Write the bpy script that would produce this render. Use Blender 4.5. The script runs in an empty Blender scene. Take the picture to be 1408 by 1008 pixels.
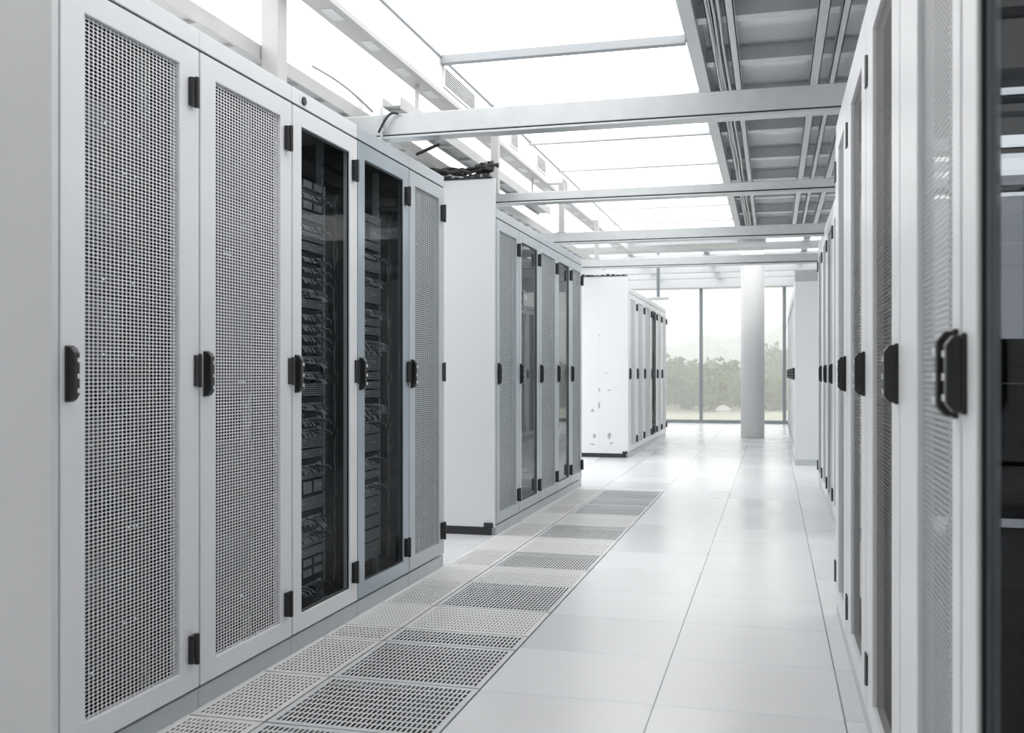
import bpy, math, random
import numpy as np
from mathutils import Vector

random.seed(7)
scene = bpy.context.scene
COL = scene.collection
F = 1369.0                      # focal length in pixels of the 1408 wide frame (35 mm on 36 mm)
ANG = math.atan(359.0 / F)      # the camera looks this far to the left of the aisle
CA, SA = math.cos(ANG), math.sin(ANG)
HC = 1.08                       # camera height

def y_at(px, X):                # distance along the aisle at which a line parallel to it, at X, meets column px
    t = (px - 704.0) / F
    return X * (CA + t * SA) / (t * CA - SA)

# ------------------------------------------------------------------ materials
def new_mat(name):
    m = bpy.data.materials.new(name); m.use_nodes = True
    nt = m.node_tree
    return m, nt, nt.nodes['Principled BSDF']

def paint(name, col, rough=0.4, metal=0.0, spec=0.5, var=0.03, scale=6.0, coat=0.0, bump=0.0):
    m, nt, b = new_mat(name)
    tc = nt.nodes.new('ShaderNodeTexCoord')
    n = nt.nodes.new('ShaderNodeTexNoise'); n.inputs['Scale'].default_value = scale; n.inputs['Detail'].default_value = 3
    nt.links.new(tc.outputs['Object'], n.inputs['Vector'])
    mix = nt.nodes.new('ShaderNodeMix'); mix.data_type = 'RGBA'
    mix.inputs[6].default_value = (*[max(0, c * (1 - var)) for c in col], 1)
    mix.inputs[7].default_value = (*[min(1, c * (1 + var)) for c in col], 1)
    nt.links.new(n.outputs['Fac'], mix.inputs[0])
    nt.links.new(mix.outputs[2], b.inputs['Base Color'])
    b.inputs['Roughness'].default_value = rough
    b.inputs['Metallic'].default_value = metal
    b.inputs['Specular IOR Level'].default_value = spec
    if coat: b.inputs['Coat Weight'].default_value = coat; b.inputs['Coat Roughness'].default_value = 0.15
    if bump:
        bp = nt.nodes.new('ShaderNodeBump'); bp.inputs['Strength'].default_value = bump
        nt.links.new(n.outputs['Fac'], bp.inputs['Height']); nt.links.new(bp.outputs['Normal'], b.inputs['Normal'])
    return m

def brushed(name, col, rough=0.3, metal=1.0, stretch=(1, 1, 60)):
    m, nt, b = new_mat(name)
    tc = nt.nodes.new('ShaderNodeTexCoord'); mp = nt.nodes.new('ShaderNodeMapping')
    mp.inputs['Scale'].default_value = stretch
    nt.links.new(tc.outputs['Object'], mp.inputs['Vector'])
    n = nt.nodes.new('ShaderNodeTexNoise'); n.inputs['Scale'].default_value = 4; n.inputs['Detail'].default_value = 4
    nt.links.new(mp.outputs['Vector'], n.inputs['Vector'])
    r = nt.nodes.new('ShaderNodeMapRange'); r.inputs['To Min'].default_value = rough * 0.75; r.inputs['To Max'].default_value = rough * 1.3
    nt.links.new(n.outputs['Fac'], r.inputs['Value']); nt.links.new(r.outputs['Result'], b.inputs['Roughness'])
    b.inputs['Base Color'].default_value = (*col, 1); b.inputs['Metallic'].default_value = metal
    return m

def emit(name, col, s):
    m, nt, b = new_mat(name)
    b.inputs['Base Color'].default_value = (0.8, 0.8, 0.8, 1)
    b.inputs['Emission Color'].default_value = (*col, 1); b.inputs['Emission Strength'].default_value = s
    return m

def glass(name, tint, ior=1.35, rough=0.0, grazing=0.6):
    m = bpy.data.materials.new(name); m.use_nodes = True
    nt = m.node_tree; nt.nodes.remove(nt.nodes['Principled BSDF'])
    out = nt.nodes['Material Output']
    t = nt.nodes.new('ShaderNodeBsdfTransparent'); t.inputs['Color'].default_value = (*tint, 1)
    g = nt.nodes.new('ShaderNodeBsdfGlossy'); g.inputs['Roughness'].default_value = rough; g.inputs['Color'].default_value = (1, 1, 1, 1)
    r0 = ((ior - 1) / (ior + 1)) ** 2
    lw = nt.nodes.new('ShaderNodeLayerWeight'); lw.inputs['Blend'].default_value = 0.5
    pw = nt.nodes.new('ShaderNodeMath'); pw.operation = 'POWER'; pw.inputs[1].default_value = 5.0
    nt.links.new(lw.outputs['Facing'], pw.inputs[0])
    fr = nt.nodes.new('ShaderNodeMapRange'); fr.inputs['To Min'].default_value = r0; fr.inputs['To Max'].default_value = grazing
    nt.links.new(pw.outputs[0], fr.inputs['Value'])
    mx = nt.nodes.new('ShaderNodeMixShader')
    nt.links.new(fr.outputs['Result'], mx.inputs['Fac']); nt.links.new(t.outputs[0], mx.inputs[1]); nt.links.new(g.outputs[0], mx.inputs[2])
    nt.links.new(mx.outputs[0], out.inputs['Surface'])
    return m

M = {}
M['white'] = paint('rack_white', (0.82, 0.83, 0.845), 0.38, var=0.02)
M['grey'] = paint('rack_cool_grey', (0.50, 0.54, 0.57), 0.32, var=0.03)
M['panel'] = paint('panel_white', (0.70, 0.71, 0.72), 0.4, var=0.02, scale=2)
M['mesh'] = paint('perforated_steel', (0.74, 0.75, 0.76), 0.4, var=0.05)
M['mesh_cool'] = paint('perforated_steel_cool', (0.48, 0.52, 0.54), 0.38, metal=0.2, var=0.05)
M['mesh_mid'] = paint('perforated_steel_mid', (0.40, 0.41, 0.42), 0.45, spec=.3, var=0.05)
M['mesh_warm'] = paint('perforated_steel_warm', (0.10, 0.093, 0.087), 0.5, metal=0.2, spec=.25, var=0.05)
M['alu'] = paint('satin_aluminium', (0.45, 0.51, 0.56), 0.28, metal=0.8, var=0.02, scale=1)
M['galv'] = paint('galvanised_steel', (0.60, 0.62, 0.63), 0.38, metal=0.75, var=0.08, scale=14)
M['rail'] = paint('pale_galvanised', (0.52, 0.52, 0.51), 0.5, metal=0.25, var=0.12, scale=5)
M['deck'] = paint('deck_steel', (0.90, 0.91, 0.92), 0.2, metal=0.35, var=0.08, scale=2, bump=0.02)
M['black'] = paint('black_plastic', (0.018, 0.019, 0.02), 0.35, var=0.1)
M['grey_in'] = paint('grey_interior', (0.30, 0.32, 0.33), 0.4, var=0.1)
M['dark'] = paint('dark_interior', (0.022, 0.025, 0.028), 0.55, var=0.15)
M['server'] = paint('server_black', (0.03, 0.033, 0.037), 0.4, var=0.3, scale=20)
M['server_grey'] = paint('server_grey', (0.50, 0.53, 0.55), 0.35, metal=0.1, var=0.2, scale=20)
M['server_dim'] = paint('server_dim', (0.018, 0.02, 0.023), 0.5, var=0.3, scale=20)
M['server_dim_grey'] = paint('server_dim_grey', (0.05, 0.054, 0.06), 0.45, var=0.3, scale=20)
M['chrome'] = brushed('chrome', (0.85, 0.86, 0.88), 0.15)
M['cable'] = paint('cable_black', (0.02, 0.02, 0.022), 0.5, var=0.2)
M['cable_grey'] = paint('cable_grey', (0.25, 0.26, 0.27), 0.5, var=0.2)
M['cable_pale'] = paint('cable_pale_grey', (0.45, 0.45, 0.45), 0.5, var=0.1)
M['glass'] = glass('smoked_glass', (0.76, 0.78, 0.79), 1.25, grazing=.13)
M['glass_dark'] = glass('dark_smoked_glass', (0.50, 0.52, 0.54), 1.15, grazing=.05)
M['glass_clear'] = glass('clear_glass', (0.88, 0.90, 0.91), 1.45, grazing=.5)
M['pane'] = glass('window_glass', (0.97, 0.98, 0.98), 1.45)
M['mullion'] = paint('window_frame_grey', (0.25, 0.28, 0.30), 0.4, metal=0.3)
M['wall'] = paint('wall_white', (0.82, 0.82, 0.81), 0.7, var=0.02, scale=1)
M['bulk'] = paint('bulkhead_white', (0.86, 0.86, 0.86), 0.35, var=0.02, scale=1)
M['column'] = paint('column_white', (0.82, 0.82, 0.82), 0.5, var=0.02, scale=2)
M['plenum'] = paint('plenum_dark', (0.03, 0.032, 0.035), 0.8)
M['tile_dark'] = paint('slotted_tile_grey', (0.66, 0.67, 0.68), 0.35, var=0.04)
M['tile_light'] = paint('slotted_tile_white', (0.76, 0.755, 0.74), 0.35, var=0.04)
M['tbar'] = paint('ceiling_bar_white', (0.66, 0.68, 0.70), 0.4)
M['bar_dark'] = paint('ceiling_bar_grey', (0.42, 0.44, 0.46), 0.4)
M['scuff'] = paint('scuff_grey', (.38, .38, .38), .7, var=.5, scale=40)
M['scuff_light'] = paint('scuff_pale_grey', (.6, .6, .6), .7, var=.2, scale=40)
M['led'] = emit('ceiling_panel_light', (1.0, 1.0, 1.0), 2.05)
M['led_soft'] = emit('far_panel_light', (1.0, 1.0, 1.0), 1.5)
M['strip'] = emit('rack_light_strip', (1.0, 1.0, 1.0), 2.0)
M['led_green'] = emit('server_status_light', (0.8, 0.95, 1.0), 0.5)

def floor_mat():
    m, nt, b = new_mat('raised_floor_tiles')
    N, L = nt.nodes, nt.links
    tc = N.new('ShaderNodeTexCoord'); sep = N.new('ShaderNodeSeparateXYZ')
    L.new(tc.outputs['Object'], sep.inputs[0])
    def math_(op, a, bb=None):
        n = N.new('ShaderNodeMath'); n.operation = op
        for i, v in enumerate((a, bb)):
            if v is None: continue
            if isinstance(v, (int, float)): n.inputs[i].default_value = v
            else: L.new(v, n.inputs[i])
        return n.outputs[0]
    def seam(o, x0, p, w):
        t = math_('FRACT', math_('DIVIDE', math_('SUBTRACT', o, x0 - 50 * p), p))
        d = math_('ABSOLUTE', math_('SUBTRACT', t, 0.5))
        return math_('GREATER_THAN', d, 0.5 - w / p / 2)
    sx = seam(sep.outputs['X'], -0.968, 0.592, 0.005)
    sy = seam(sep.outputs['Y'], 3.257, 0.554, 0.005)
    # per-tile tone
    cx = math_('FLOOR', math_('DIVIDE', math_('SUBTRACT', sep.outputs['X'], -0.968), 0.592))
    cy = math_('FLOOR', math_('DIVIDE', math_('SUBTRACT', sep.outputs['Y'], 3.257), 0.554))
    cb = N.new('ShaderNodeCombineXYZ'); L.new(cx, cb.inputs[0]); L.new(cy, cb.inputs[1])
    wn = N.new('ShaderNodeTexWhiteNoise'); wn.noise_dimensions = '2D'; L.new(cb.outputs[0], wn.inputs['Vector'])
    tone = N.new('ShaderNodeMix'); tone.data_type = 'RGBA'
    tone.inputs[6].default_value = (0.72, 0.725, 0.735, 1); tone.inputs[7].default_value = (0.77, 0.775, 0.785, 1)
    L.new(wn.outputs['Value'], tone.inputs[0])
    m1 = N.new('ShaderNodeMix'); m1.data_type = 'RGBA'; m1.inputs[7].default_value = (0.52, 0.53, 0.54, 1)
    L.new(sy, m1.inputs[0]); L.new(tone.outputs[2], m1.inputs[6])
    m2 = N.new('ShaderNodeMix'); m2.data_type = 'RGBA'; m2.inputs[7].default_value = (0.16, 0.17, 0.175, 1)
    L.new(sx, m2.inputs[0]); L.new(m1.outputs[2], m2.inputs[6])
    L.new(m2.outputs[2], b.inputs['Base Color'])
    r = N.new('ShaderNodeMapRange'); r.inputs['To Min'].default_value = 0.2; r.inputs['To Max'].default_value = 0.3
    L.new(wn.outputs['Value'], r.inputs['Value']); L.new(r.outputs['Result'], b.inputs['Roughness'])
    b.inputs['Specular IOR Level'].default_value = 0.6
    return m
M['floor'] = floor_mat()

# ------------------------------------------------------------------ mesh collecting
class MB:
    def __init__(s): s.v = []; s.f = []; s.m = []
    def quad(s, a, b, c, d, m=0):
        i = len(s.v); s.v += [a, b, c, d]; s.f.append((i, i + 1, i + 2, i + 3)); s.m.append(m)
    def box(s, x0, x1, y0, y1, z0, z1, m=0):
        i = len(s.v)
        s.v += [(x0, y0, z0), (x1, y0, z0), (x1, y1, z0), (x0, y1, z0), (x0, y0, z1), (x1, y0, z1), (x1, y1, z1), (x0, y1, z1)]
        for q in ((0, 3, 2, 1), (4, 5, 6, 7), (0, 1, 5, 4), (1, 2, 6, 5), (2, 3, 7, 6), (3, 0, 4, 7)):
            s.f.append(tuple(i + k for k in q)); s.m.append(m)
        return s
    def ring(s, x0, x1, o, n, m=0):
        """frame in the y-z plane: outer rect o, inner rect n = (y0, y1, z0, z1), from x0 to x1"""
        i = len(s.v)
        for x in (x0, x1):
            for (a, b, c, d) in (o, n):
                s.v += [(x, a, c), (x, b, c), (x, b, d), (x, a, d)]
        for k in range(4):
            j = (k + 1) % 4
            s.f += [(i + k, i + 4 + k, i + 4 + j, i + j), (i + 8 + k, i + 8 + j, i + 12 + j, i + 12 + k),
                    (i + k, i + j, i + 8 + j, i + 8 + k), (i + 4 + k, i + 12 + k, i + 12 + j, i + 4 + j)]
            s.m += [m] * 4
        return s
    def prism(s, prof, axis, a, b, m=0):
        """closed profile (list of 2-tuples) extruded along axis 'x', 'y' or 'z' from a to b"""
        i = len(s.v); n = len(prof)
        for t in (a, b):
            for p, q in prof:
                s.v.append({'x': (t, p, q), 'y': (p, t, q), 'z': (p, q, t)}[axis])
        s.f += [tuple(i + k for k in range(n)), tuple(i + 2 * n - 1 - k for k in range(n))]; s.m += [m, m]
        for k in range(n):
            j = (k + 1) % n
            s.f.append((i + j, i + k, i + n + k, i + n + j)); s.m.append(m)
        return s
    def cyl(s, c, r, axis, a, b, n=16, m=0):
        return s.prism([(c[0] + r * math.cos(2 * math.pi * k / n), c[1] + r * math.sin(2 * math.pi * k / n)) for k in range(n)], axis, a, b, m)
    def tube(s, pts, r, n=8, m=0):
        pts = [Vector(p) for p in pts]; i = len(s.v)
        for k, p in enumerate(pts):
            d = (pts[min(k + 1, len(pts) - 1)] - pts[max(k - 1, 0)]).normalized()
            u = d.cross(Vector((0, 0, 1)))
            if u.length < 1e-3: u = d.cross(Vector((1, 0, 0)))
            u.normalize(); w = u.cross(d)
            for j in range(n):
                a = 2 * math.pi * j / n
                s.v.append(tuple(p + r * (math.cos(a) * u + math.sin(a) * w)))
        for k in range(len(pts) - 1):
            for j in range(n):
                q = (j + 1) % n
                s.f.append((i + k * n + j, i + k * n + q, i + (k + 1) * n + q, i + (k + 1) * n + j)); s.m.append(m)
        s.f.append(tuple(i + j for j in range(n))); s.m.append(m)
        s.f.append(tuple(i + (len(pts) - 1) * n + j for j in reversed(range(n)))); s.m.append(m)
        return s
    def mesh(s, name, mats):
        me = bpy.data.meshes.new(name)
        me.from_pydata(s.v, [], s.f)
        for mt in mats: me.materials.append(mt)
        if len(mats) > 1: me.polygons.foreach_set('material_index', s.m)
        me.update()
        import bmesh
        bm = bmesh.new(); bm.from_mesh(me); bmesh.ops.recalc_face_normals(bm, faces=bm.faces); bm.to_mesh(me); bm.free()
        return me
    def build(s, name, mats, parent=None, loc=None, bevel=0.0, smooth=False):
        if not isinstance(mats, (list, tuple)): mats = [mats]
        return put(name, s.mesh(name, mats), parent, loc, bevel, smooth)

def put(name, me, parent=None, loc=None, bevel=0.0, smooth=False):
    o = bpy.data.objects.new(name, me); COL.objects.link(o)
    if parent is not None: o.parent = parent
    if loc is not None: o.location = loc
    if bevel:
        b = o.modifiers.new('edge', 'BEVEL'); b.width = bevel; b.segments = 2; b.limit_method = 'ANGLE'
    if smooth:
        me.polygons.foreach_set('use_smooth', [True] * len(me.polygons))
    return o

def tag(o, label, cat, group=None):
    o['label'] = label; o['category'] = cat
    if group: o['group'] = group
    return o
def struct(o): o['kind'] = 'structure'; return o
def thing(name, label, cat, loc, rz=0.0, group=None):
    o = bpy.data.objects.new(name, None); o.empty_display_size = 0.1; COL.objects.link(o)
    o.location = loc; o.rotation_euler = (0, 0, rz)
    return tag(o, label, cat, group)
def np_mesh(name, V, Q, mat):
    me = bpy.data.meshes.new(name)
    me.vertices.add(len(V)); me.vertices.foreach_set('co', V.astype(np.float32).ravel())
    me.loops.add(Q.size); me.loops.foreach_set('vertex_index', Q.astype(np.int32).ravel())
    me.polygons.add(len(Q)); me.polygons.foreach_set('loop_start', np.arange(0, Q.size, 4, dtype=np.int32))
    me.polygons.foreach_set('loop_total', np.full(len(Q), 4, dtype=np.int32))
    me.materials.append(mat); me.update(calc_edges=True); me.validate()
    return me
_perf = {}
def perforated(y0, y1, z0, z1, x, mat, py=0.018, pz=0.0107, r=0.36):
    """sheet in the y-z plane with a grid of oblong punched holes"""
    key = (round(y0, 3), round(y1, 3), z0, z1, x, mat.name, py, r)
    if key in _perf: return _perf[key]
    ny = max(1, int(round((y1 - y0) / py))); nz = max(1, int(round((z1 - z0) / pz)))
    dy, dz = (y1 - y0) / ny, (z1 - z0) / nz
    out = np.array([(1, 0), (1, 1), (0, 1), (-1, 1), (-1, 0), (-1, -1), (0, -1), (1, -1)]) * 0.5
    a = np.arange(8) * math.pi / 4
    hole = np.stack([np.cos(a), np.sin(a)], 1) * r
    cell = np.concatenate([out, hole])                       # 16 x 2
    cy, cz = np.meshgrid(y0 + dy * (np.arange(ny) + .5), z0 + dz * (np.arange(nz) + .5), indexing='ij')
    C = np.stack([cy.ravel(), cz.ravel()], 1)                # n x 2
    P = C[:, None, :] + cell[None] * np.array([dy, dz])
    n = len(C)
    V = np.concatenate([np.full((n * 16, 1), x), P.reshape(-1, 2)], 1)
    q = np.array([(k, (k + 1) % 8, 8 + (k + 1) % 8, 8 + k) for k in range(8)])
    Q = (q[None] + (np.arange(n) * 16)[:, None, None]).reshape(-1, 4)
    me = np_mesh('perforated_panel', V, Q, mat); _perf[key] = me
    return me

# ------------------------------------------------------------------ rack
Z_KICK, Z_DT, Z_TOP = 0.066, 2.12, 2.19
DEPTH = 1.1
def handle_mesh():
    mb = MB()
    mb.box(0.0, 0.008, -0.017, 0.016, -0.074, 0.074, 0)
    mb.prism([(0.006, -0.070), (0.018, -0.070), (0.028, -0.054), (0.028, 0.054), (0.018, 0.070), (0.006, 0.070)], 'y', -0.015, 0.010, 0)
    for z in (-0.044, -0.006, 0.036):
        mb.box(0.012, 0.0305, -0.001, 0.0125, z - 0.007, z + 0.007, 1)
    return mb.mesh('handle', [M['black'], M['chrome']])
def hinge_mesh(h):
    mb = MB()
    mb.box(0.0, 0.017, -0.016, 0.016, -h / 2, h / 2)
    mb.cyl((0.017, 0.008), 0.009, 'z', -h / 2 - 0.004, h / 2 + 0.004, 10)
    return mb.mesh('hinge', [M['black']])
HANDLE, HINGE, HINGE_MID = handle_mesh(), hinge_mesh(0.09), hinge_mesh(0.10)

def rack(label, group, X, Y0, Y1, facing, kind, frame='white', meshmat='mesh', stiles=(0.095, 0.095), handle='near',
         sides=True, hinges='far', glassmat='glass', coarse=1.0, light=False, top=Z_TOP, grp=True, midhinge=True, topknob=False, r=0.36, hx=1.0, gap=.0045, inside='dark', hs=(1, 1, 1)):
    """facing +1: the front looks to +X (left rows); -1: the front looks to -X (right rows)"""
    W = Y1 - Y0
    dz = top - Z_TOP
    if facing > 0: t = thing('server_rack', label, 'server rack', (X, Y0, 0), 0, group)
    else: t = thing('server_rack', label, 'server rack', (X, Y1, 0), math.pi, group)
    lo = 'near' if facing > 0 else 'far'                      # which end local y = 0 is
    zt, zd = Z_TOP + dz, Z_DT + dz
    b = MB()
    e = 0.0015
    if sides:
        b.box(-DEPTH, -0.034, e, e + 0.012, Z_KICK, zd, 0); b.box(-DEPTH, -0.034, W - e - 0.012, W - e, Z_KICK, zd, 0)
        b.box(-DEPTH + .02, -0.036, e + 0.012, e + 0.016, Z_KICK + .02, zd - .01, 1); b.box(-DEPTH + .02, -0.036, W - e - 0.016, W - e - 0.012, Z_KICK + .02, zd - .01, 1)
    else:
        for yy in (e, W - e - 0.03): b.box(-DEPTH, -DEPTH + .06, yy, yy + 0.03, Z_KICK, zd, 0)
    b.box(-DEPTH, -DEPTH + 0.012, e, W - e, Z_KICK, zd, 1)
    b.box(-DEPTH, -0.034, e, W - e, zd - 0.012, zd, 1); b.box(-DEPTH, -0.034, e, W - e, Z_KICK, Z_KICK + 0.015, 1)
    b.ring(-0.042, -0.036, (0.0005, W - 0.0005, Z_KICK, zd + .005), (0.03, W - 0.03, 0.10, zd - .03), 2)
    for yy in (0.0003, W - gap + .0004): b.box(-.034, -.007, yy, yy + gap - .0007, Z_KICK + .006, zd, 2)  # black strips that paint the shade into the gaps beside the door
    b.box(-.034, -.009, .0003, W - .0003, zd + .0015, zd + .0095, 2)  # black lip painting the shadow under the cap
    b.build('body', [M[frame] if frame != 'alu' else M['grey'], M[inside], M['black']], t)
    cap = MB().box(-DEPTH, -0.003, 0.001, W - 0.001, zd + 0.010, zt)
    cp = cap.build('top_cap', M['grey'] if frame == 'alu' else M[frame], t, bevel=0.002)
    if topknob:
        k = MB().cyl((0.10, zd + 0.036), 0.017, 'x', -0.003, 0.004, 20)
        k.build('lock_button', M['black'], cp, bevel=0.002)['label'] = 'round dark button on the white top cap'
    MB().box(-DEPTH + .03, -0.006, 0.001, W - 0.001, 0, Z_KICK - 0.004).build('kick_plate', M['grey'], t, bevel=0.002)
    # mounting rails inside
    for yy in ((W - .44) / 2 - .0215, (W + .44) / 2 + .0015):
        mr = MB().box(-0.16, -0.131, yy, yy + 0.020, Z_KICK + .02, zd - .03)
        for k in range(40): mr.box(-0.1315, -0.1302, yy + .006, yy + .014, .16 + k * .047, .175 + k * .047, 1)
        mr.build('mounting_rail', [M['server_grey'], M['black']], t)
    sl, sh = stiles if facing > 0 else stiles[::-1]
    o = (gap, W - gap, Z_KICK + 0.006, zd); n = (sl, W - sh, 0.14, 2.05 + dz)
    d = MB().ring(-0.032, 0.0, o, n).build('door', M[frame], t, bevel=0.003)
    if kind == 'mesh':
        p = put('perforated_panel', perforated(n[0] - .004, n[1] + .004, n[2] - .004, n[3] + .004, -0.012, M[meshmat], 0.018 * coarse, 0.0107 * coarse, r), d)
    else:
        MB().box(-0.018, -0.013, n[0] - .006, n[1] + .006, n[2] - .006, n[3] + .006).build('glass_pane', M[glassmat], d)
        MB().ring(-0.012, -0.006, (n[0] - .002, n[1] + .002, n[2] - .002, n[3] + .002), (n[0] + .006, n[1] - .006, n[2] + .006, n[3] - .006)).build('gasket', M['black'], d)
    hy = 0.034 if handle == lo else W - 0.034
    h = put('handle', HANDLE, d, (0, hy, HC), bevel=0.003)
    h.scale = (hs[0], hs[1] if handle == lo else -hs[1], hs[2])
    hl = hinges != lo
    for z in (1.975 + dz, 0.205): put('hinge', HINGE, d, (0, (W - 0.052) if hl else 0.052, z), bevel=0.002).scale = (hx, 1 if hl else -1, 1)
    if midhinge: put('hinge', HINGE_MID, d, (0, (W - 0.020) if hl else 0.020, 1.09), bevel=0.002).scale = (0.5, 1 if hl else -1, 1)
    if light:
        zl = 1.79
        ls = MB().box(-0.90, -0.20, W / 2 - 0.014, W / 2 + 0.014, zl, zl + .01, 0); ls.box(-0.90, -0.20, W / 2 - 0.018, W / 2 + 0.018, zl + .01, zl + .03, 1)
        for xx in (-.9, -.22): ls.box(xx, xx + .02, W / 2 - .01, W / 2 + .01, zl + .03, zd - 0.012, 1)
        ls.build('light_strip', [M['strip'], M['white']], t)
    return t

# ------------------------------------------------------------------ servers (things inside the racks)
_srv = {}
def server_mesh(h, style, dim=False):
    key = (round(h, 3), style, dim)
    if key in _srv: return _srv[key]
    rnd = random.Random(style * 31 + int(h * 1000))
    mb = MB(); w = 0.44
    mb.box(-0.70, 0, 0, w, 0, h, 0)
    mb.box(-0.004, 0.003, -0.018, 0, 0, h, 1); mb.box(-0.004, 0.003, w, w + 0.018, 0, h, 1)
    n = 20
    if style == 0:                                            # drive bays
        for k in range(n):
            y = 0.02 + k * (w - 0.04) / n
            mb.box(0, 0.008, y, y + (w - .04) / n * .72, 0.006, h - 0.006, 1 if k % 5 else 0)
    elif style == 1:                                          # rows of ports with cables plugged in
        for row in range(max(1, int(h / 0.022))):
            for k in range(24):
                y = 0.02 + k * (w - 0.04) / 24
                mb.box(0, 0.006, y, y + 0.011, 0.005 + row * 0.021, 0.017 + row * 0.021, 1)
                if rnd.random() < .6: mb.tube([(0.005, y + .005, 0.011 + row * .021), (0.045, y + .006, 0.004 + row * .021), (0.05, y + .02, -0.012 + row * .021)], 0.0035, 5, rnd.choice((0, 0, 1, 1, 2)))
    else:                                                     # louvred bezel
        for k in range(max(2, int(h / 0.009))):
            z = 0.004 + k * 0.009
            if z + .005 < h: mb.box(0, 0.009, 0.01, w - 0.01, z, z + 0.0045, 1)
    for k in range(3):
        y = rnd.uniform(.03, w - .03); mb.box(0.009, 0.0105, y, y + .006, h * .5, h * .5 + .004, 3)
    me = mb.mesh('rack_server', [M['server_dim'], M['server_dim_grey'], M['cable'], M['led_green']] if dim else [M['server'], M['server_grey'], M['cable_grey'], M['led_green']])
    _srv[key] = me
    return me

def fill(r, W, facing, label, group, z0=0.17, z1=1.95, setback=0.125, heights=(0.044, 0.088, 0.044, 0.132), styles=(1, 2, 0), gap=0.004, seed=1, skip=0.0, dim=True):
    rnd = random.Random(seed); z = z0
    x, y, _ = r.location
    while True:
        h = rnd.choice(heights)
        if z + h > z1: break
        if rnd.random() >= skip:
            o = put('rack_server', server_mesh(h - gap, rnd.choice(styles), dim))
            m = (W - 0.44) / 2
            if facing > 0: o.location = (x - setback, y + m, z)
            else: o.location = (x + setback, y - m, z); o.rotation_euler = (0, 0, math.pi)
            tag(o, label, 'server', group)
        z += h

# ------------------------------------------------------------------ left rows
XL = -1.79
e1 = [y_at(p, XL) for p in (82, 275, 402, 492, 563, 611)]
ORD = ['first', 'second', 'third', 'fourth', 'fifth', 'sixth', 'seventh', 'eighth']
G1 = 'racks of the front left row'
R = []
R.append(rack('big white rack with coarse dark mesh door, nearest the camera on the left', G1, XL, e1[0], e1[1], 1, 'mesh', stiles=(.098, .112), r=0.42))
R.append(rack('white rack with pale perforated door, second in the front left row', G1, XL, e1[1], e1[2], 1, 'mesh', stiles=(.096, .094), r=0.39))
R.append(rack('white framed rack with dark glass door and round button above, front left row', G1, XL, e1[2], e1[3], 1, 'glass', stiles=(.079, .086), topknob=True))
R.append(rack('metal framed rack with dark glass door, fourth in the front left row', G1, XL, e1[3], e1[4], 1, 'glass', frame='alu', stiles=(.08, .085)))
R.append(rack('cool grey rack with mesh door at the far end of the front left row', G1, XL, e1[4], e1[5], 1, 'mesh', frame='grey', meshmat='mesh_cool', stiles=(.085, .09)))
fill(R[0], e1[1] - e1[0], 1, 'dark server behind the mesh door of the nearest left rack', 'servers in the nearest left rack', heights=(.088, .132, .176), skip=.15, seed=3)
fill(R[1], e1[2] - e1[1], 1, 'dark server behind the pale mesh door of the second left rack', 'servers in the second left rack', heights=(.088, .132, .176), skip=.1, seed=5)
fill(R[2], e1[3] - e1[2], 1, 'black server with cables behind the white framed glass door', 'servers behind the white framed glass door', dim=False, seed=11, z1=1.93, heights=(.044, .044, .066), styles=(1, 2, 2, 1, 0))
fill(R[3], e1[4] - e1[3], 1, 'black server behind the metal framed glass door', 'servers behind the metal framed glass door', dim=False, seed=12, z1=1.90, heights=(.044, .044, .066, .088), styles=(2, 1, 2))
fill(R[4], e1[5] - e1[4], 1, 'dark server behind the far mesh door of the front left row', 'servers in the fifth left rack', heights=(.132, .176), seed=15)

# cable bundles running up the inside of the two glass racks (part of the rack)
for rk, W in ((R[2], e1[3] - e1[2]), (R[3], e1[4] - e1[3])):
    mb = MB(); rnd = random.Random(4)
    for k in range(7):
        y = (W + .44) / 2 + .04 + rnd.uniform(-.012, .012); x = -0.085 + rnd.uniform(-.015, .015)
        mb.tube([(x + rnd.uniform(-.008, .008), y + rnd.uniform(-.008, .008), 0.16 + j * .09) for j in range(20)], 0.004, 6, k % 2)
    mb.build('cable_bundle', [M['cable'], M['cable_grey']], rk)

e2 = [y_at(p, XL) for p in (683, 714, 742, 766, 785, 800)]
G2 = 'racks of the middle left row'
kinds2 = ['mesh', 'glass', 'mesh', 'glass', 'mesh']
R2 = []
for i in range(5):
    lab = ['grey mesh door rack beside the tall white end panel, first of the middle row',
           'grey rack with clear glass door, second in the middle left row',
           'grey mesh door rack between the two glass door racks of the middle row',
           'grey rack with clear glass door, fourth in the middle left row',
           'narrow grey mesh door rack at the far end of the middle left row'][i]
    R2.append(rack(lab, G2, XL, e2[i], e2[i + 1], 1, kinds2[i], frame='grey', meshmat='mesh_cool', stiles=(.075, .08), midhinge=False, r=0.34, glassmat='glass_clear', inside='grey_in' if kinds2[i] == 'glass' else 'dark'))
    fill(R2[i], e2[i + 1] - e2[i], 1, ['dark server inside the first rack of the middle left row', 'server behind the first glass door of the middle left row',
         'dark server inside the third rack of the middle left row', 'server behind the second glass door of the middle left row', 'dark server inside the last rack of the middle left row'][i],
         'servers in %s rack of the middle row' % ORD[i], heights=(.132, .176, .22), seed=20 + i, dim=kinds2[i] != 'glass', skip=.35 if kinds2[i] == 'glass' else .1, z0=.5 if kinds2[i] == 'glass' else .17)

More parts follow.
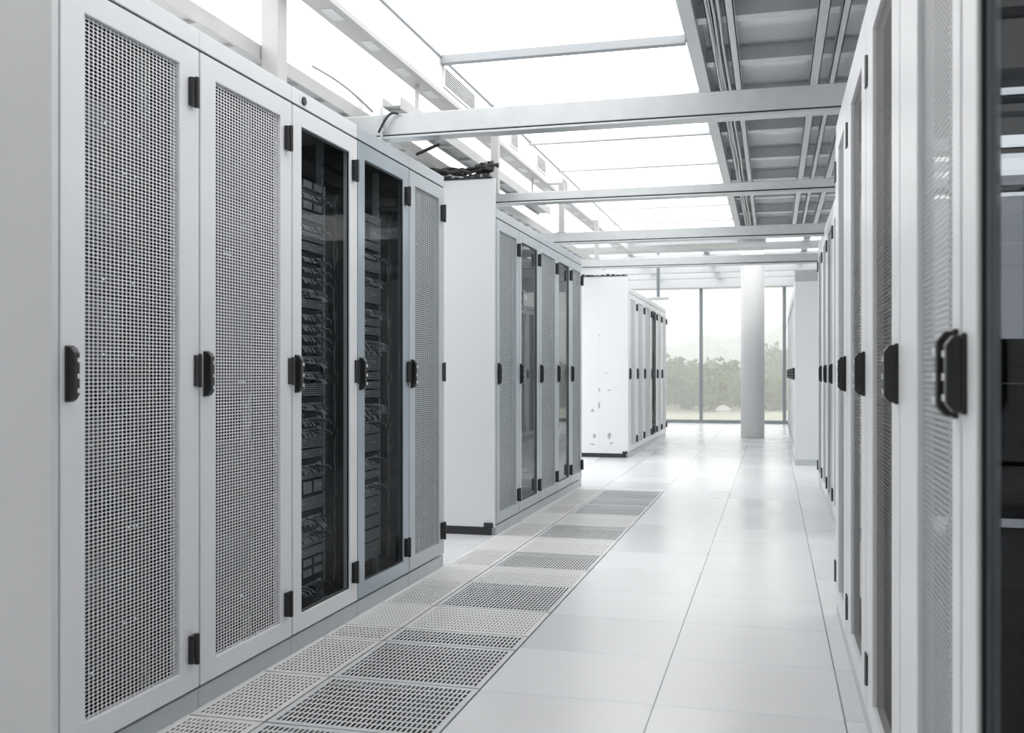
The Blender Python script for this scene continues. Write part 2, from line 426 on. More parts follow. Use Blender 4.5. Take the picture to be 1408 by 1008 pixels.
p3 = [865, 875.5, 885.5, 895.5, 903, 909.5, 916]
e3 = [y_at(p, XL) for p in p3]
G3 = 'racks of the far left row'
for i in range(6):
    dark = i == 3
    lab = ['pale rack beside the stained white end panel, first of the far row', 'pale rack second in the far left row', 'pale rack third in the far left row, before the dark glass one',
           'rack with dark glass door in the far left row', 'pale rack just past the dark glass one in the far left row', 'last pale rack of the far left row, next to the window view'][i]
    rr = rack(lab, G3, XL, e3[i], e3[i + 1], 1, 'glass' if dark else 'mesh', frame='white', meshmat='mesh', stiles=(.16, .12) if not dark else (.09, .09), midhinge=False, coarse=1.8, r=0.26)

def end_panel(label, X0, X1, Y, top, kick=True, gap=0.03, topmat='black', cap=True):
    t = thing('end_panel', label, 'panel', ((X0 + X1) / 2, Y - gap, 0), 0, 'white end panels of the rack rows')
    w = (X1 - X0) / 2
    zb = 0.055 if kick else 0.0
    MB().box(-w, w, 0, gap - .003, zb, top).build('panel', M['panel'], t, bevel=0.003)
    if kick:
        MB().box(-w + .02, w - .03, .006, gap - .003, 0, zb).build('base_strip', M['black'], t)
        MB().box(w - .075, w - .012, -.012, 0.004, zb - .004, zb + .03).build('foot_bracket', M['black'], t, bevel=.003)
    return t
end_panel('plain light panel closing the near end of the front left row', -2.89, XL, e1[0], 2.35, kick=False)
ep2 = end_panel('tall plain white end panel of the middle left row, black cables on top', -2.89, XL - .005, e2[0], 2.385)
ep3 = end_panel('white end panel with dark scuffs at the far left row', -2.89, XL - .005, e3[0], 2.335)
# black edge trim on top of the panels
def trim_on(ep, top, seed):
    rnd = random.Random(seed); mb = MB()
    mb.box(-.545, .53, -.006, .03, 0, .012)
    for k in range(16):
        a = -.54 + k * .067
        mb.box(a, a + rnd.uniform(.02, .06), -.012, .034, .008, .012 + rnd.uniform(.006, .022))
    mb.build('edge_trim', M['black'], ep, loc=(0, 0, top), bevel=.002)
trim_on(ep3, 2.335, 2); trim_on(ep2, 2.385, 3)
# scuffs on the far end panel
mb = MB()
def blob(mb, cx, cz, rx, rz, seed):
    rnd = random.Random(seed); n = 14
    mb.prism([(cx + rx * rnd.uniform(.55, 1.15) * math.cos(2 * math.pi * k / n), cz + rz * rnd.uniform(.55, 1.15) * math.sin(2 * math.pi * k / n)) for k in range(n)], 'y', -.0012, .001)
D3 = e3[0] * CA - XL * SA
def p3l(px, py):   # point on the far panel, in its own coordinates
    X = (px - 1063) * CA * (12.45) / F
    return X - (-2.89 + XL - .005) / 2, HC + (514 - py) * 12.75 / F
for i, (px, py, rx, rz) in enumerate(((809, 600, .028, .045), (831, 600, .035, .07), (806, 565, .03, .03), (816, 558, .018, .07), (816, 536, .02, .035), (830, 537, .04, .012), (806, 612, .05, .012), (834, 610, .03, .02), (816, 461, .015, .02), (826, 513, .03, .008))):
    x, z = p3l(px, py); mb = MB(); blob(mb, x, z, rx * .8, rz * .8, i)
    q = mb.build('scuff_mark', M['scuff'], ep3)
    if i == 0: q['label'] = 'dark grey scuff on the white panel'
x, z = p3l(816, 400); mb = MB()
for k in range(26): mb.box(x - .002, x + .002, -.001, .001, .12 + k * .085, .12 + k * .085 + .05)
mb.build('dashed_seam', M['scuff_light'], ep3)

# ------------------------------------------------------------------ right rows
XR = 0.27
er = [0.80, 1.60, y_at(1237, XR), y_at(1190.5, XR), y_at(1164, XR), y_at(1148.5, XR)]
GR = 'racks of the near right row'
rl = ['rack with dark smoked glass door, nearest the camera at the right edge', 'rack with grey mesh door just past the smoked glass one on the right',
      'rack with brownish mesh door, third along the near right row', 'rack with brownish mesh door, fourth along the near right row', 'rack with grey mesh door at the far end of the near right row']
RR = []
for i in range(5):
    W = er[i + 1] - er[i]
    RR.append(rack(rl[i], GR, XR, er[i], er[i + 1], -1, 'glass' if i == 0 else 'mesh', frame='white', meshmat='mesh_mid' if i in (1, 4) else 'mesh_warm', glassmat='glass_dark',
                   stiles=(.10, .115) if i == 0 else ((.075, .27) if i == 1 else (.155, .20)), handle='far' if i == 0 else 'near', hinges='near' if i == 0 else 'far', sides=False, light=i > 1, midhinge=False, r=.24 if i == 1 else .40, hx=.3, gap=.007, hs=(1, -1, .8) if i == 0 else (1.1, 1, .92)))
    fill(RR[i], W, -1, ['dark server behind the smoked glass door at the right edge', 'dark server inside the second rack of the near right row', 'dark server inside the third rack of the near right row',
         'dark server inside the fourth rack of the near right row', 'dark server inside the last rack of the near right row'][i], 'servers in %s rack on the right' % ORD[i],
         heights=(.088, .132, .176), seed=40 + i, z0=.18, z1=1.25, setback=.30 if i < 2 else .2, skip=.1)
# set-back row further along
GS = 'racks of the set-back right row'
for i in range(4):
    a = 6.80 + .81 * i
    rack('slim edge-on grey rack, %s of the set-back right row' % ORD[i], GS, 0.42, a, a + .81, -1, 'mesh', frame='grey' if i % 2 else 'white', meshmat='mesh_cool', stiles=(.16, .16), handle='near', hinges='far', midhinge=False, hx=.5, top=2.32, coarse=1.5)
# far right row with its side panel
GF = 'racks of the far right row'
yf = 12.25
end_panel('plain white end panel beside the round column, far right', .25, 1.35, yf, 2.17, kick=False)['group'] = 'white end panels of the rack rows'
for i in range(7):
    a = yf + .85 * i
    rack('edge-on rack, %s of the far right row by the window' % ORD[i], GF, 0.25, a, a + .85, -1, 'mesh', frame='white', meshmat='mesh_cool', stiles=(.2, .12), handle='near', hinges='far', midhinge=False, coarse=2.0, hx=.12)
t = bpy.data.objects['end_panel.003']
MB().box(-.55, .55, -.006, 0.0, 0, .07).build('skirting', M['grey'], t)
MB().box(-.548, .55, 0.0, .027, 2.17, 2.30).build('top_strip', M['galv'], t)

# ------------------------------------------------------------------ floor and perforated tiles
AX0, AX1, BX0 = -1.525, -0.968, -1.79
YB = [2.20, 2.79, 3.27, 3.76, 3.97, 4.39, 4.95, 5.37, 5.87, 6.40, 6.99, 7.55, 8.11, 8.53, 9.18]
fl = MB()
x0, x1, y0, y1 = -7.0, 4.0, -3.0, 22.2
def slab(a, b, c, d): fl.quad((a, c, 0), (b, c, 0), (b, d, 0), (a, d, 0))
slab(x0, BX0, y0, y1); slab(AX1, x1, y0, y1); slab(BX0, AX1, y0, YB[0]); slab(BX0, AX1, YB[-1], y1)
for a, b, c, d in ((BX0, BX0, YB[0], YB[-1]), (AX1, AX1, YB[0], YB[-1])): fl.quad((a, c, 0), (b, d, 0), (b, d, -.035), (a, c, -.035))
fl.box(x0, x1, y0, y1, -.62, -.6, 1)
struct(fl.build('floor', [M['floor'], M['plenum']]))
pl = MB()
for a, b, c, d in ((BX0, AX1, YB[0], YB[0]), (BX0, AX1, YB[-1], YB[-1])): pl.quad((a, c, -.03), (b, d, -.03), (b, d, -.6), (a, c, -.6))
for a in (BX0, AX1): pl.quad((a, YB[0], -.035), (a, YB[-1], -.035), (a, YB[-1], -.6), (a, YB[0], -.6))
struct(pl.build('trim_1', M['plenum']))

def slotted(W, Lh, px, py, fx, fy, mats):
    """floor tile with a grid of slots that run along the aisle; real holes, folded-down rim"""
    b = .018
    nx, ny = int((W - 2 * b) / px), int((Lh - 2 * b) / py)
    qx, qy = (W - 2 * b) / nx, (Lh - 2 * b) / ny
    xs = [0, b]; ys = [0, b]
    for k in range(nx): xs += [b + k * qx + qx * (1 - fx) / 2, b + k * qx + qx * (1 + fx) / 2]
    for k in range(ny): ys += [b + k * qy + qy * (1 - fy) / 2, b + k * qy + qy * (1 + fy) / 2]
    xs += [W - b, W]; ys += [Lh - b, Lh]
    XS, YS = np.array(xs), np.array(ys)
    V = np.stack(np.meshgrid(XS, YS, indexing='ij'), -1).reshape(-1, 2)
    V = np.concatenate([V, np.zeros((len(V), 1))], 1)
    n = len(YS); Q = []
    for i in range(len(XS) - 1):
        for j in range(n - 1):
            if 2 <= i < len(XS) - 3 and 2 <= j < n - 3 and i % 2 == 0 and j % 2 == 0: continue
            Q.append((i * n + j, (i + 1) * n + j, (i + 1) * n + j + 1, i * n + j + 1))
    k = len(V)
    rim = np.array([(0, 0, 0), (W, 0, 0), (W, Lh, 0), (0, Lh, 0), (0, 0, -.03), (W, 0, -.03), (W, Lh, -.03), (0, Lh, -.03)], float)
    V = np.concatenate([V, rim])
    Q += [(k + a, k + (a + 1) % 4, k + 4 + (a + 1) % 4, k + 4 + a) for a in range(4)]
    return np_mesh('perforated_floor_tile', V, np.array(Q), mats)
darkA = [1, 1, 1, 1, 0, 1, 0, 1, 0, 1, 0, 1, 1, 1]
for i in range(14):
    a, b = YB[i] + .004, YB[i + 1] - .004
    dk = darkA[i]
    wA = AX1 - AX0 - .008
    me = slotted(wA, b - a, .0165 if dk else .0150, .040, .52 if dk else .26, .74 if dk else .62, M['tile_dark'] if dk else M['tile_light'])
    o = put('perforated_floor_tile', me, loc=(AX0 + .004, a, 0.001))
    q = ['first', 'second', 'third', 'fourth', 'fifth', 'sixth', 'seventh', 'eighth', 'ninth', 'tenth', 'eleventh', 'twelfth', 'thirteenth', 'fourteenth'][i]
    tag(o, ('coarse dark slotted' if dk else 'fine pale slotted') + ' floor tile, %s from the near end on the aisle side' % q, 'floor tile', 'perforated tiles on the aisle side')
    wB = AX0 - BX0 - .006
    me = slotted(wB, b - a, .0150, .030, .40 if dk else .20, .60 if dk else .42, M['tile_light'])
    o = put('perforated_floor_tile', me, loc=(BX0 + .002, a, 0.001))
    tag(o, ('grey speckled' if dk else 'near-white') + ' narrow perforated floor tile, %s from the near end along the racks' % q, 'floor tile', 'narrow perforated tiles along the racks')

# ------------------------------------------------------------------ ceiling
ZC = 3.08
CX0, CX1 = -2.02, -0.50
YE = 14.3
bars = [5.96 + 1.185 * k for k in range(-4, 8) if 5.96 + 1.185 * k < YE] + [YE]
prev = bars[0]; n = 0
struct(MB().box(CX0, CX1, -3, prev - .03, ZC, ZC + .02).build('trim_14', M['wall']))
for i, yb in enumerate(bars):
    w = .055
    struct(MB().box(CX0, CX1, yb - w / 2, yb + w / 2, ZC - (.05 if abs(yb - 5.96) < .01 else .032), ZC + .03).build('trim_2', M['bar_dark'] if abs(yb - 5.96) < .01 else M['tbar'], bevel=.002))
    if yb - prev > .2:
        o = MB().box(CX0 + .003, CX1 - .003, prev + w / 2, yb - w / 2, ZC, ZC + .02).build('ceiling_light_panel', M['led'])
        vis = i - 4
        lab = ('glowing white ceiling panel, %s from the near end over the aisle' % ORD[vis]) if 0 <= vis < 8 else 'glowing white ceiling panel over the aisle behind the viewpoint'
        tag(o, lab, 'ceiling light', 'glowing ceiling panels over the aisle')
    prev = yb
tag(MB().box(-6.95, -2.15, 1.2, YE, ZC, ZC + .02).build('ceiling_light_panel', M['led']), 'long seamless glowing ceiling above and behind the left racks', 'ceiling light', 'glowing ceiling panels over the aisle')
struct(MB().box(-6.99, -2.15, -3, 1.2, ZC, ZC + .02).build('trim_13', M['wall']))
# bulkhead and rail on the left of the aisle ceiling
bk = MB().box(-2.14, CX0, -3, YE, 2.86, ZC - .001); 
struct(bk.build('trim_3', M['bulk']))
struct(MB().box(CX0 - .002, CX0 + .012, -3, YE, ZC - .014, ZC - .001).build('trim_15', M['bar_dark']))
rl_ = MB().box(-2.145, CX0 + .004, -3, YE, 2.835, 2.86)
for k in range(36): rl_.box(-2.11, -2.05, -2.8 + k * .48, -2.64 + k * .48, 2.8335, 2.836, 1)
struct(rl_.build('trim_4', [M['rail'], M['galv']]))
# metal edge beam, deck, joists and channels on the right
struct(MB().box(CX1, -.42, -3, YE + .4, ZC - .03, 3.34).build('trim_5', M['galv'], bevel=.004))
struct(MB().box(-.42, 4, -3, YE, 3.215, 3.24).build('ceiling', M['deck']))
struct(MB().box(-7, 4, YE, 22.2, 3.36, 3.40).build('trim_6', M['deck']))
joists = [-2, -1, 0, 1, 2, 3, 4.05, 4.95, 5.80, 6.63, 7.55, 8.55, 9.65, 10.7, 11.8, 12.9, 14.0]
jm = MB()
jm.box(-.42, 4, -.05, .05, 3.10, 3.11); jm.box(-.42, 4, -.006, .006, 3.11, 3.205); jm.box(-.42, 4, -.05, .05, 3.205, 3.215)
jmesh = jm.mesh('joist', [M['galv']])
for y in joists: struct(put('trim_7', jmesh, loc=(0, y, 0)))
def channel(name, xa, xb, z0, z1, y0=-3, y1=YE, m='galv'):
    mb = MB(); mb.box(xa, xb, y0, y1, z0, z0 + .006); mb.box(xa, xa + .005, y0, y1, z0, z1); mb.box(xb - .005, xb, y0, y1, z0, z1)
    return struct(mb.build(name, M[m]))
for xa, xb, z0, z1 in ((-.36, -.325, 3.05, 3.10), (-.30, -.285, 3.04, 3.10), (-.25, -.205, 3.03, 3.10), (.235, .295, 3.03, 3.10), (.36, .40, 3.03, 3.10), (.50, .56, 3.03, 3.10), (.95, 1.05, 3.03, 3.1)):
    channel('trim_8', xa, xb, z0, z1)
cd = MB()
for i in range(3): cd.tube([(-.345 + .03 * i + .004 * math.sin(k * 1.7 + i), -2 + k * .5, 3.045 - .006 * i) for k in range(33)], .008, 6)
struct(cd.build('trim_9', M['galv'], smooth=True))
# far part of the ceiling: duct, cross rails, fascia
du = MB().box(-6.5, -.1, 14.5, 14.95, 2.93, 3.20).build('ceiling_air_duct', M['galv'], bevel=.02)
for x in (-6, -4, -2, -.5): MB().box(x - .02, x + .02, 14.48, 14.5, 2.93, 3.36).build('strap', M['galv'], du)
tag(du, 'wide grey metal air duct crossing below the ceiling in front of the window', 'air duct')
for i, (y, z, w) in enumerate(((15.9, 3.0, .10), (17.4, 3.02, .10), (19.2, 3.0, .12), (20.6, 3.02, .1))):
    struct(MB().box(-6.8, 3.9, y - w / 2, y + w / 2, z, z + .12).build('trim_10', M['galv'], bevel=.004))
for i, (ya, yb) in enumerate(((15.5, 15.8), (16.05, 17.3), (17.55, 19.1), (19.35, 20.5), (20.75, 21.8))):
    tag(MB().box(-6.9, 1.0, ya, yb, 3.33, 3.35).build('ceiling_light_panel', M['led_soft']), 'glowing ceiling band between steel rails, %s beyond the air duct' % ORD[i], 'ceiling light', 'glowing ceiling bands near the window')
tag(MB().box(1.75, 3.4, -2.9, YE - .1, 3.02, 3.04).build('ceiling_light_panel', M['led']), 'long unseen glowing panel added behind the right racks to brighten the steel ceiling', 'ceiling light')  # fill light, out of view, added to brighten the dark steel deck
for x in (-5.2, -3.6, -2.4, -1.1, .5, 1.9): struct(MB().box(x - .05, x + .05, YE, 22, 3.14, 3.22).build('trim_11', M['galv']))
struct(MB().box(-7, 4, 21.9, 22.35, 2.95, 3.36).build('trim_12', M['tbar'], bevel=.005))

# ------------------------------------------------------------------ cross beams
def beam(label, y, z, h, xl, xr, mat='galv', flange=True, group='cross beams over the aisle'):
    t = thing('cross_beam', label, 'beam', ((xl + xr) / 2, y, z), 0, group)
    w = (xr - xl) / 2
    prof = [(-.03, 0), (.03, 0), (.03, h), (-.03, h)]
    MB().prism(prof, 'x', -w, w).build('web', M[mat], t, bevel=.003)
    MB().prism([(-.045, -.022), (.045, -.022), (.045, -.010), (-.045, -.010)], 'x', -w, w).build('lower_flange', M[mat], t, bevel=.002)
    MB().box(-w, w, -.02, .02, -.011, .001).build('slot', M['black'], t)
    return t
b1 = beam('big metal beam crossing the aisle nearest the camera', 4.79, 2.30, .105, -2.85, 0.95)
fl1 = MB().box(-.006, .006, -.055, .055, -.04, .14)
for z in (0.02, .08): fl1.cyl((-.045, z), .008, 'x', -.012, .012, 8)
fl1.build('flange_plate', M['galv'], b1, loc=(-1.93 + .95, 0, 0))
for x in (-2.5, .62): MB().box(x - .03, x + .03, -.03, .03, -.11, -.02).build('support_foot', M['galv'], b1, loc=(.95, 0, 0))
b2 = beam('second metal beam from the camera, crossing above the first gap in the racks', 6.78, 2.29, .056, -2.2, 0.9)
b3 = beam('third metal beam from the camera, with a bright strip of ceiling behind', 8.97, 2.29, .085, -2.2, 1.2)
b4 = beam('fourth metal beam from the camera, level with the far row top', 11.25, 2.30, .085, -2.6, 1.3)
# hangers
def hanger(label, x, y, w, z0, z1=ZC, g='ceiling hangers on the left', arm=False):
    t = thing('hanger_post', label, 'post', (x, y, z0), 0, g)
    MB().box(-w / 2, w / 2, -w / 2, w / 2, 0, z1 - z0).build('post', M['rail'], t, bevel=.003)
    if arm: MB().box(-2.03 - x, w / 2, -w * .5, w * .5, z1 - z0, z1 - z0 + .012).build('rail_bracket', M['rail'], t)
    MB().box(-w * .7, w * .7, -w * .7, w * .7, 0, .008).build('foot_plate', M['rail'], t)
hanger('wide pale post rising to the ceiling above the second left rack', -2.185, y_at(377, -2.185), .085, 2.19)
hanger('pale post hanging down to the second cross beam', -1.90, 6.78, .055, 2.346, 2.823, arm=True)
hanger('thin pale post hanging down to the third cross beam', -1.88, 8.97, .05, 2.375, 2.823, arm=True)
hanger('thin post at the fourth cross beam', -1.95, 11.25, .05, 2.385, 2.823, arm=True)
for (x, y) in ((.78, 6.78), (1.1, 8.97), (1.15, 11.25)):
    MB().box(-.02, .02, -.02, .02, 0, .74).build('hanger_rod', M['galv'], [b2, b3, b4][(6.78, 8.97, 11.25).index(y)], loc=(x - [(-.65), (-.5), (-.65)][(6.78, 8.97, 11.25).index(y)], 0, .05))

# cable trays
def tray(label, x0, x1, z, y0, y1, pitch, sheet=True):
    t = thing('cable_tray', label, 'cable tray', ((x0 + x1) / 2, y0, z), 0, 'cable trays above the left racks')
    w = (x1 - x0) / 2; L = y1 - y0
    for s in (-1, 1): MB().box(s * w - .006, s * w + .006, 0, L, 0, .07).build('side_rail', M['rail'], t, bevel=.002)
    for k in range(int(L / pitch)):
        MB().box(-w, w, .06 + k * pitch, .11 + k * pitch, .004, .02).build('rung', M['rail'], t)
    if sheet: MB().box(-w, w, 0, L, .021, .024).build('tray_sheet', M['rail'], t)
tray('long ladder cable tray running above the front and middle left racks', -2.58, -2.236, 2.49, -1.0, 13.5, .30)
tray('short grey cable channel beyond the first beam', -2.15, -2.04, 2.58, 5.3, 9.2, .45)
for y in (0.5, 4.2, 7.0, 10.0, 13.0): MB().box(-.01, .01, 0, .03, 0.0, .57).build('support_rod', M['rail'], bpy.data.objects['cable_tray'], loc=(-.19, y, .02))
for y in (.4, 3.4): MB().box(-.01, .01, 0, .02, 0.0, .236).build('support_rod', M['rail'], bpy.data.objects['cable_tray.001'], loc=(0, y, 0.02))

# louvre vents on the bulkhead
def vent(label, ya, yb, z0, z1, X=CX0):
    t = thing('vent_grille', label, 'vent', (X, ya, z0), 0, 'louvre vents on the bulkhead')
    L, H = yb - ya, z1 - z0
    MB().ring(.0005, .008, (0, L, 0, H), (.02, L - .02, .012, H - .012)).build('frame', M['bulk'], t)
    mb = MB(); n = 9
    for k in range(n):
        z = .013 + (H - .032) * k / (n - 1)
        mb.prism([(.001, z + .004), (.009, z), (.009, z + .005), (.001, z + .0065)], 'y', .02, L - .02)
    mb.build('louvre', M['bulk'], t)
    MB().box(.0004, .0012, .02, L - .02, .012, H - .012).build('backing', M['black'], t)
for i, (pa, pb) in enumerate(((609, 653), (701, 712), (737, 750), (772, 780))):
    vent('louvred air vent, %s from the near end of the bulkhead beside the ceiling' % ORD[i], y_at(pa, CX0), y_at(pb, CX0), 2.895, 3.035)
# air unit behind the rail
au = thing('air_unit', 'white overhead air unit with a small grille behind the first beam', 'air conditioner', (-2.95, 6.55, 2.30), 0)
MB().box(-.35, .35, 0, .9, .28, .775).build('housing', M['bulk'], au, bevel=.01)
for x in (-.3, .3): MB().box(x - .012, x + .012, .44, .464, .775, .78).build('hanging_rod', M['rail'], au)
g = MB().ring(.351, .358, (.15, .5, .33, .50), (.17, .48, .345, .485))
for k in range(6): g.box(.351, .356, .17, .48, .35 + k * .023, .362 + k * .023)
g.build('grille', M['tbar'], au)

# cables on top of the racks
def cable(label, pts, r, mat='cable', group='loose cables on the racks'):
    o = MB().tube(pts, r, 8).build('cable', M[mat], smooth=True)
    return tag(o, label, 'cable', group)
def arc(p, q, sag, n=14): 
    p, q = Vector(p), Vector(q)
    return [tuple(p.lerp(q, k / n) + Vector((0, 0, sag * math.sin(math.pi * k / n)))) for k in range(n + 1)]
cable('grey cable curving down from the tray towards the first beam', arc((-2.10, 4.30, 2.53), (-1.98, 4.74, 2.42), .02), .006, 'cable_pale')
cable('black cable looped over the end of the first beam', arc((-1.93, 4.70, 2.30), (-1.84, 4.745, 2.40), .04), .006)
cable('dark cable hanging under the first beam', arc((-1.80, 4.9, 2.225), (-1.66, 4.86, 2.262), .0), .009)
bun = MB(); rnd = random.Random(9)
for k in range(9):
    y0 = e2[0] - .02 + rnd.uniform(-.02, .05)
    bun.tube([(-2.75 + j * .06 , y0 + rnd.uniform(-.012, .012), 2.436 + .018 * math.sin(j * .9 + k) + rnd.uniform(0, .03)) for j in range(16)], .009, 6)
for k in range(26):
    c = Vector((-1.865 + rnd.uniform(-.05, .05), e2[0] - .01 + rnd.uniform(-.03, .04), 2.445 + rnd.uniform(-.005, .04)))
    bun.tube([tuple(c + Vector((rnd.uniform(-.03, .03), rnd.uniform(-.02, .02), rnd.uniform(-.015, .02)))) for j in range(4)], .011, 6)
tag(bun.build('cable_bundle', M['cable']), 'tangle of black cables lying on top of the middle white end panel', 'cables')

# ceiling sensor near the window
t = thing('ceiling_lamp', 'small disc lamp on a stem hanging by the window above the far left row', 'lamp', (y_at(903, -1.0) and -2.0, 18.6, 2.45), 0)
t.location.x = -2.05; t.location.y = y_at(905, -2.05)
MB().cyl((0, 0), .03, 'z', .03, .91, 12).build('stem', M['mullion'], t)
MB().cyl((0, 0), .20, 'z', 0, .035, 24).build('disc', M['tbar'], t, bevel=.01)

# ------------------------------------------------------------------ shell: column, window, walls
col = MB().cyl((0, 0), .195, 'z', 0, 3.36, 40)
col = struct(col.build('column', M['column'], loc=(-.335, 17.3, 0)))
for p in col.data.polygons: p.use_smooth = len(p.vertices) == 4
win = struct(MB().box(-7, 4, 22.17, 22.27, 0, .07).build('window_1', M['mullion']))
YW = 22.22
for x in (-6.81, -5.05, -3.29, -1.53, .235, 1.99, 3.75):
    MB().box(x - .035, x + .035, YW - .05, YW + .05, .07, 2.95).build('mullion', M['mullion'], win, bevel=.003)
xs = [-7, -6.81, -5.05, -3.29, -1.53, .235, 1.99, 3.75, 4]
for a, b in zip(xs[:-1], xs[1:]):
    MB().box(a + .035, b - .035, YW - .006, YW + .006, .07, 2.95).build('pane', M['pane'], win)
struct(MB().box(-7.1, -7, -3, 22.3, 0, 3.4).build('wall_left', M['wall']))
struct(MB().box(4, 4.1, -3, 22.3, 0, 3.4).build('wall_right', M['wall']))
struct(MB().box(-7.1, 4.1, -3.1, -3, 0, 3.4).build('wall_back', M['wall']))

# ------------------------------------------------------------------ outside
M['grass'] = paint('dry_grass', (.42, .42, .34), .9, var=.2, scale=.3)
M['leaf'] = paint('leaf_green', (.12, .165, .075), .8, var=.45, scale=1.2)
M['leaf2'] = paint('leaf_olive', (.17, .20, .09), .8, var=.4, scale=1.2)
M['bark'] = paint('bark', (.16, .13, .1), .9)
M['far'] = paint('far_woods', (.12, .16, .10), .9, var=.5, scale=.12, bump=.4)
def terrain():
    xs = np.linspace(-120, 60, 70); ys = np.concatenate([np.linspace(22.6, 140, 50), np.linspace(150, 420, 40)])
    X, Y = np.meshgrid(xs, ys, indexing='ij')
    Z = -.7 - 1.9 * np.clip((Y - 30) / 90, 0, 1) + .25 * np.sin(X * .21) * np.sin(Y * .13)
    Z += np.clip((Y - 170) / 200, 0, 1) ** 1.2 * (17 + 3.0 * np.sin(X * .055 + 1) + 1.6 * np.sin(X * .19) + 1.0 * np.sin(X * .43 + Y * .05))
    V = np.stack([X, Y, Z], -1).reshape(-1, 3); n = len(ys)
    Q = [(i * n + j, (i + 1) * n + j, (i + 1) * n + j + 1, i * n + j + 1) for i in range(len(xs) - 1) for j in range(n - 1)]
    me = np_mesh('hill', V, np.array(Q), M['grass']); me.materials.append(M['far'])
    mi = [1 if ys[j] > 130 else 0 for i in range(len(xs) - 1) for j in range(n - 1)]
    me.polygons.foreach_set('material_index', mi)
    return struct(put('hill', me, smooth=True))
terrain()
def gz(x, y): return -.7 - 1.9 * min(1, max(0, (y - 30) / 90)) + .25 * math.sin(x * .21) * math.sin(y * .13)
def crown_mesh(seed, h, w, mat):
    rng = np.random.default_rng(seed); n = 2600
    k = 14; C = np.stack([rng.normal(0, w * .33, k), rng.normal(0, w * .33, k), h * rng.uniform(.18, .9, k)], 1); rad = rng.uniform(.15, .36, k) * w
    idx = rng.integers(0, k, n); d = rng.normal(size=(n, 3)); d /= np.linalg.norm(d, axis=1)[:, None]
    P = C[idx] + d * (rad[idx] * rng.uniform(.4, 1.25, n))[:, None]
    u = rng.normal(size=(n, 3)); u /= np.linalg.norm(u, axis=1)[:, None]; v = np.cross(u, rng.normal(size=(n, 3))); v /= np.linalg.norm(v, axis=1)[:, None]
    s = rng.uniform(.10, .24, n)[:, None]
    V = np.stack([P - u * s - v * s * .6, P + u * s - v * s * .6, P + u * s + v * s * .6, P - u * s + v * s * .6], 1).reshape(-1, 3)
    return np_mesh('crown', V, np.arange(n * 4).reshape(-1, 4), mat)
def trunk_mesh(h):
    mb = MB().tube([(0, 0, 0), (.03, 0, h * .25), (0, .05, h * .5), (.05, 0, h * .75)], .11, 8)
    mb.tube([(0, .03, h * .4), (.5, .2, h * .65)], .05, 6); mb.tube([(0, .03, h * .42), (-.5, -.1, h * .7)], .05, 6)
    return mb.mesh('trunk', [M['bark']])
protos = [(crown_mesh(1, 5.0, 3.2, M['leaf']), trunk_mesh(5.0)), (crown_mesh(2, 4.2, 3.6, M['leaf2']), trunk_mesh(4.2)), (crown_mesh(3, 6.0, 3.4, M['leaf']), trunk_mesh(6.0))]
rnd = random.Random(21)
placed = []
for k in range(2500):
    y = 74 + 52 * (k / 2500.0) + rnd.uniform(-2, 2); x = rnd.uniform(-27, 16)
    sc = 1.28 * rnd.choice((.42, .5, .62, .8)) * rnd.uniform(.85, 1.1) * (1 + .007 * (y - 74)); rr = 2.3 * sc
    if any((x - a) ** 2 + (y - b) ** 2 < (rr + c) ** 2 * 1.25 for a, b, c in placed): continue
    placed.append((x, y, rr))
    cm, tm = protos[rnd.randrange(3)]
    t = thing('tree', 'hazy pale green tree in the woodland beyond the window', 'tree', (x, y, gz(x, y) - .1), rnd.uniform(0, 6), 'trees beyond the window')
    t.scale = (sc, sc, sc)
    put('crown', cm, t); put('trunk', tm, t)
bo = bpy.data.meshes.new('boulder')
import bmesh
bm = bmesh.new(); bmesh.ops.create_icosphere(bm, subdivisions=3, radius=1)
for v in bm.verts:
    k = 1 + .12 * math.sin(v.co.x * 5 + 1) * math.sin(v.co.y * 4) + .08 * math.sin(v.co.z * 7)
    v.co = Vector((v.co.x * .55 * k, v.co.y * .5 * k, v.co.z * .42 * k))
bm.to_mesh(bo); bm.free(); bo.materials.append(paint('pale_stone', (.55, .54, .52), .8, var=.1))
xx = (994 - 1063) * CA * 70 / F
tag(put('boulder', bo, loc=(xx, (70 + xx * SA) / CA, gz(xx, 72) + .05), smooth=True), 'pale boulder in front of the trees outside the window', 'boulder')

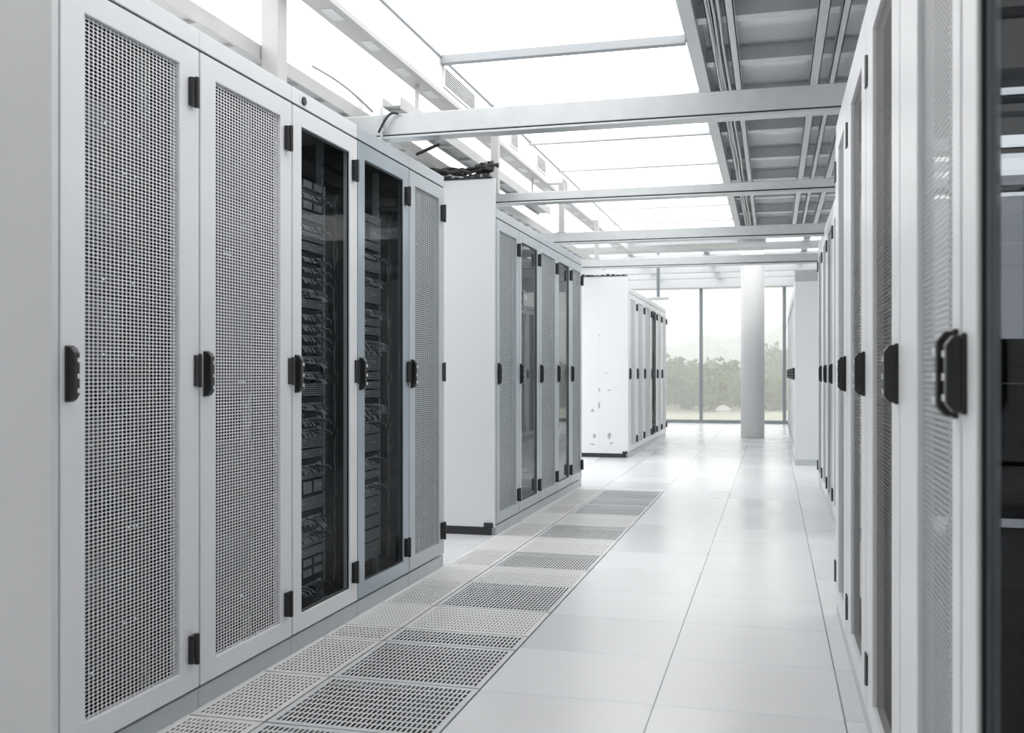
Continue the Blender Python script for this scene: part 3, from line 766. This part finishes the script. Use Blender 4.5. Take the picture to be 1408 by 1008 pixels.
# haze between the window and the hills
hz = bpy.data.materials.new('morning_haze'); hz.use_nodes = True
nt = hz.node_tree; nt.nodes.remove(nt.nodes['Principled BSDF'])
vs = nt.nodes.new('ShaderNodeVolumeScatter'); vs.inputs['Color'].default_value = (1, 1, 1, 1); vs.inputs['Density'].default_value = .0085; vs.inputs['Anisotropy'].default_value = 0
nt.links.new(vs.outputs[0], nt.nodes['Material Output'].inputs['Volume'])
h_ = MB().box(-119, 59, 24, 330, -12, 30).build('haze', hz); h_['kind'] = 'stuff'; h_['label'] = 'white haze over the woodland outside the window'; h_['category'] = 'haze'

# ------------------------------------------------------------------ light, world, camera
w = bpy.data.worlds.new('overcast'); scene.world = w; w.use_nodes = True
nt = w.node_tree; bg = nt.nodes['Background']
tc = nt.nodes.new('ShaderNodeTexCoord'); sp = nt.nodes.new('ShaderNodeSeparateXYZ'); nt.links.new(tc.outputs['Generated'], sp.inputs[0])
rp = nt.nodes.new('ShaderNodeValToRGB')
rp.color_ramp.elements[0].position = 0.0; rp.color_ramp.elements[0].color = (.95, .96, .97, 1)
rp.color_ramp.elements[1].position = .6; rp.color_ramp.elements[1].color = (1, 1, 1, 1)
nt.links.new(sp.outputs['Z'], rp.inputs['Fac']); nt.links.new(rp.outputs['Color'], bg.inputs['Color'])
bg.inputs['Strength'].default_value = 1.9

cam = bpy.data.cameras.new('camera'); co = bpy.data.objects.new('camera', cam); COL.objects.link(co)
cam.sensor_width = 36.0; cam.lens = F * 36.0 / 1408.0; cam.shift_y = 10.0 / 1408.0
cam.clip_start = .05; cam.clip_end = 1000
co.location = (0, 0, HC); co.rotation_euler = (math.pi / 2, 0, ANG)
cam.dof.use_dof = True; cam.dof.focus_distance = 5.0; cam.dof.aperture_fstop = 5.0
scene.camera = co
scene.cycles.volume_bounces = 3; scene.cycles.max_bounces = 10; scene.cycles.diffuse_bounces = 6; scene.cycles.transparent_max_bounces = 24
scene.view_settings.view_transform = 'Standard'; scene.view_settings.look = 'None'
scene.view_settings.gamma = 1.0; scene.view_settings.use_curve_mapping = False
scene.view_settings.exposure = 0.0
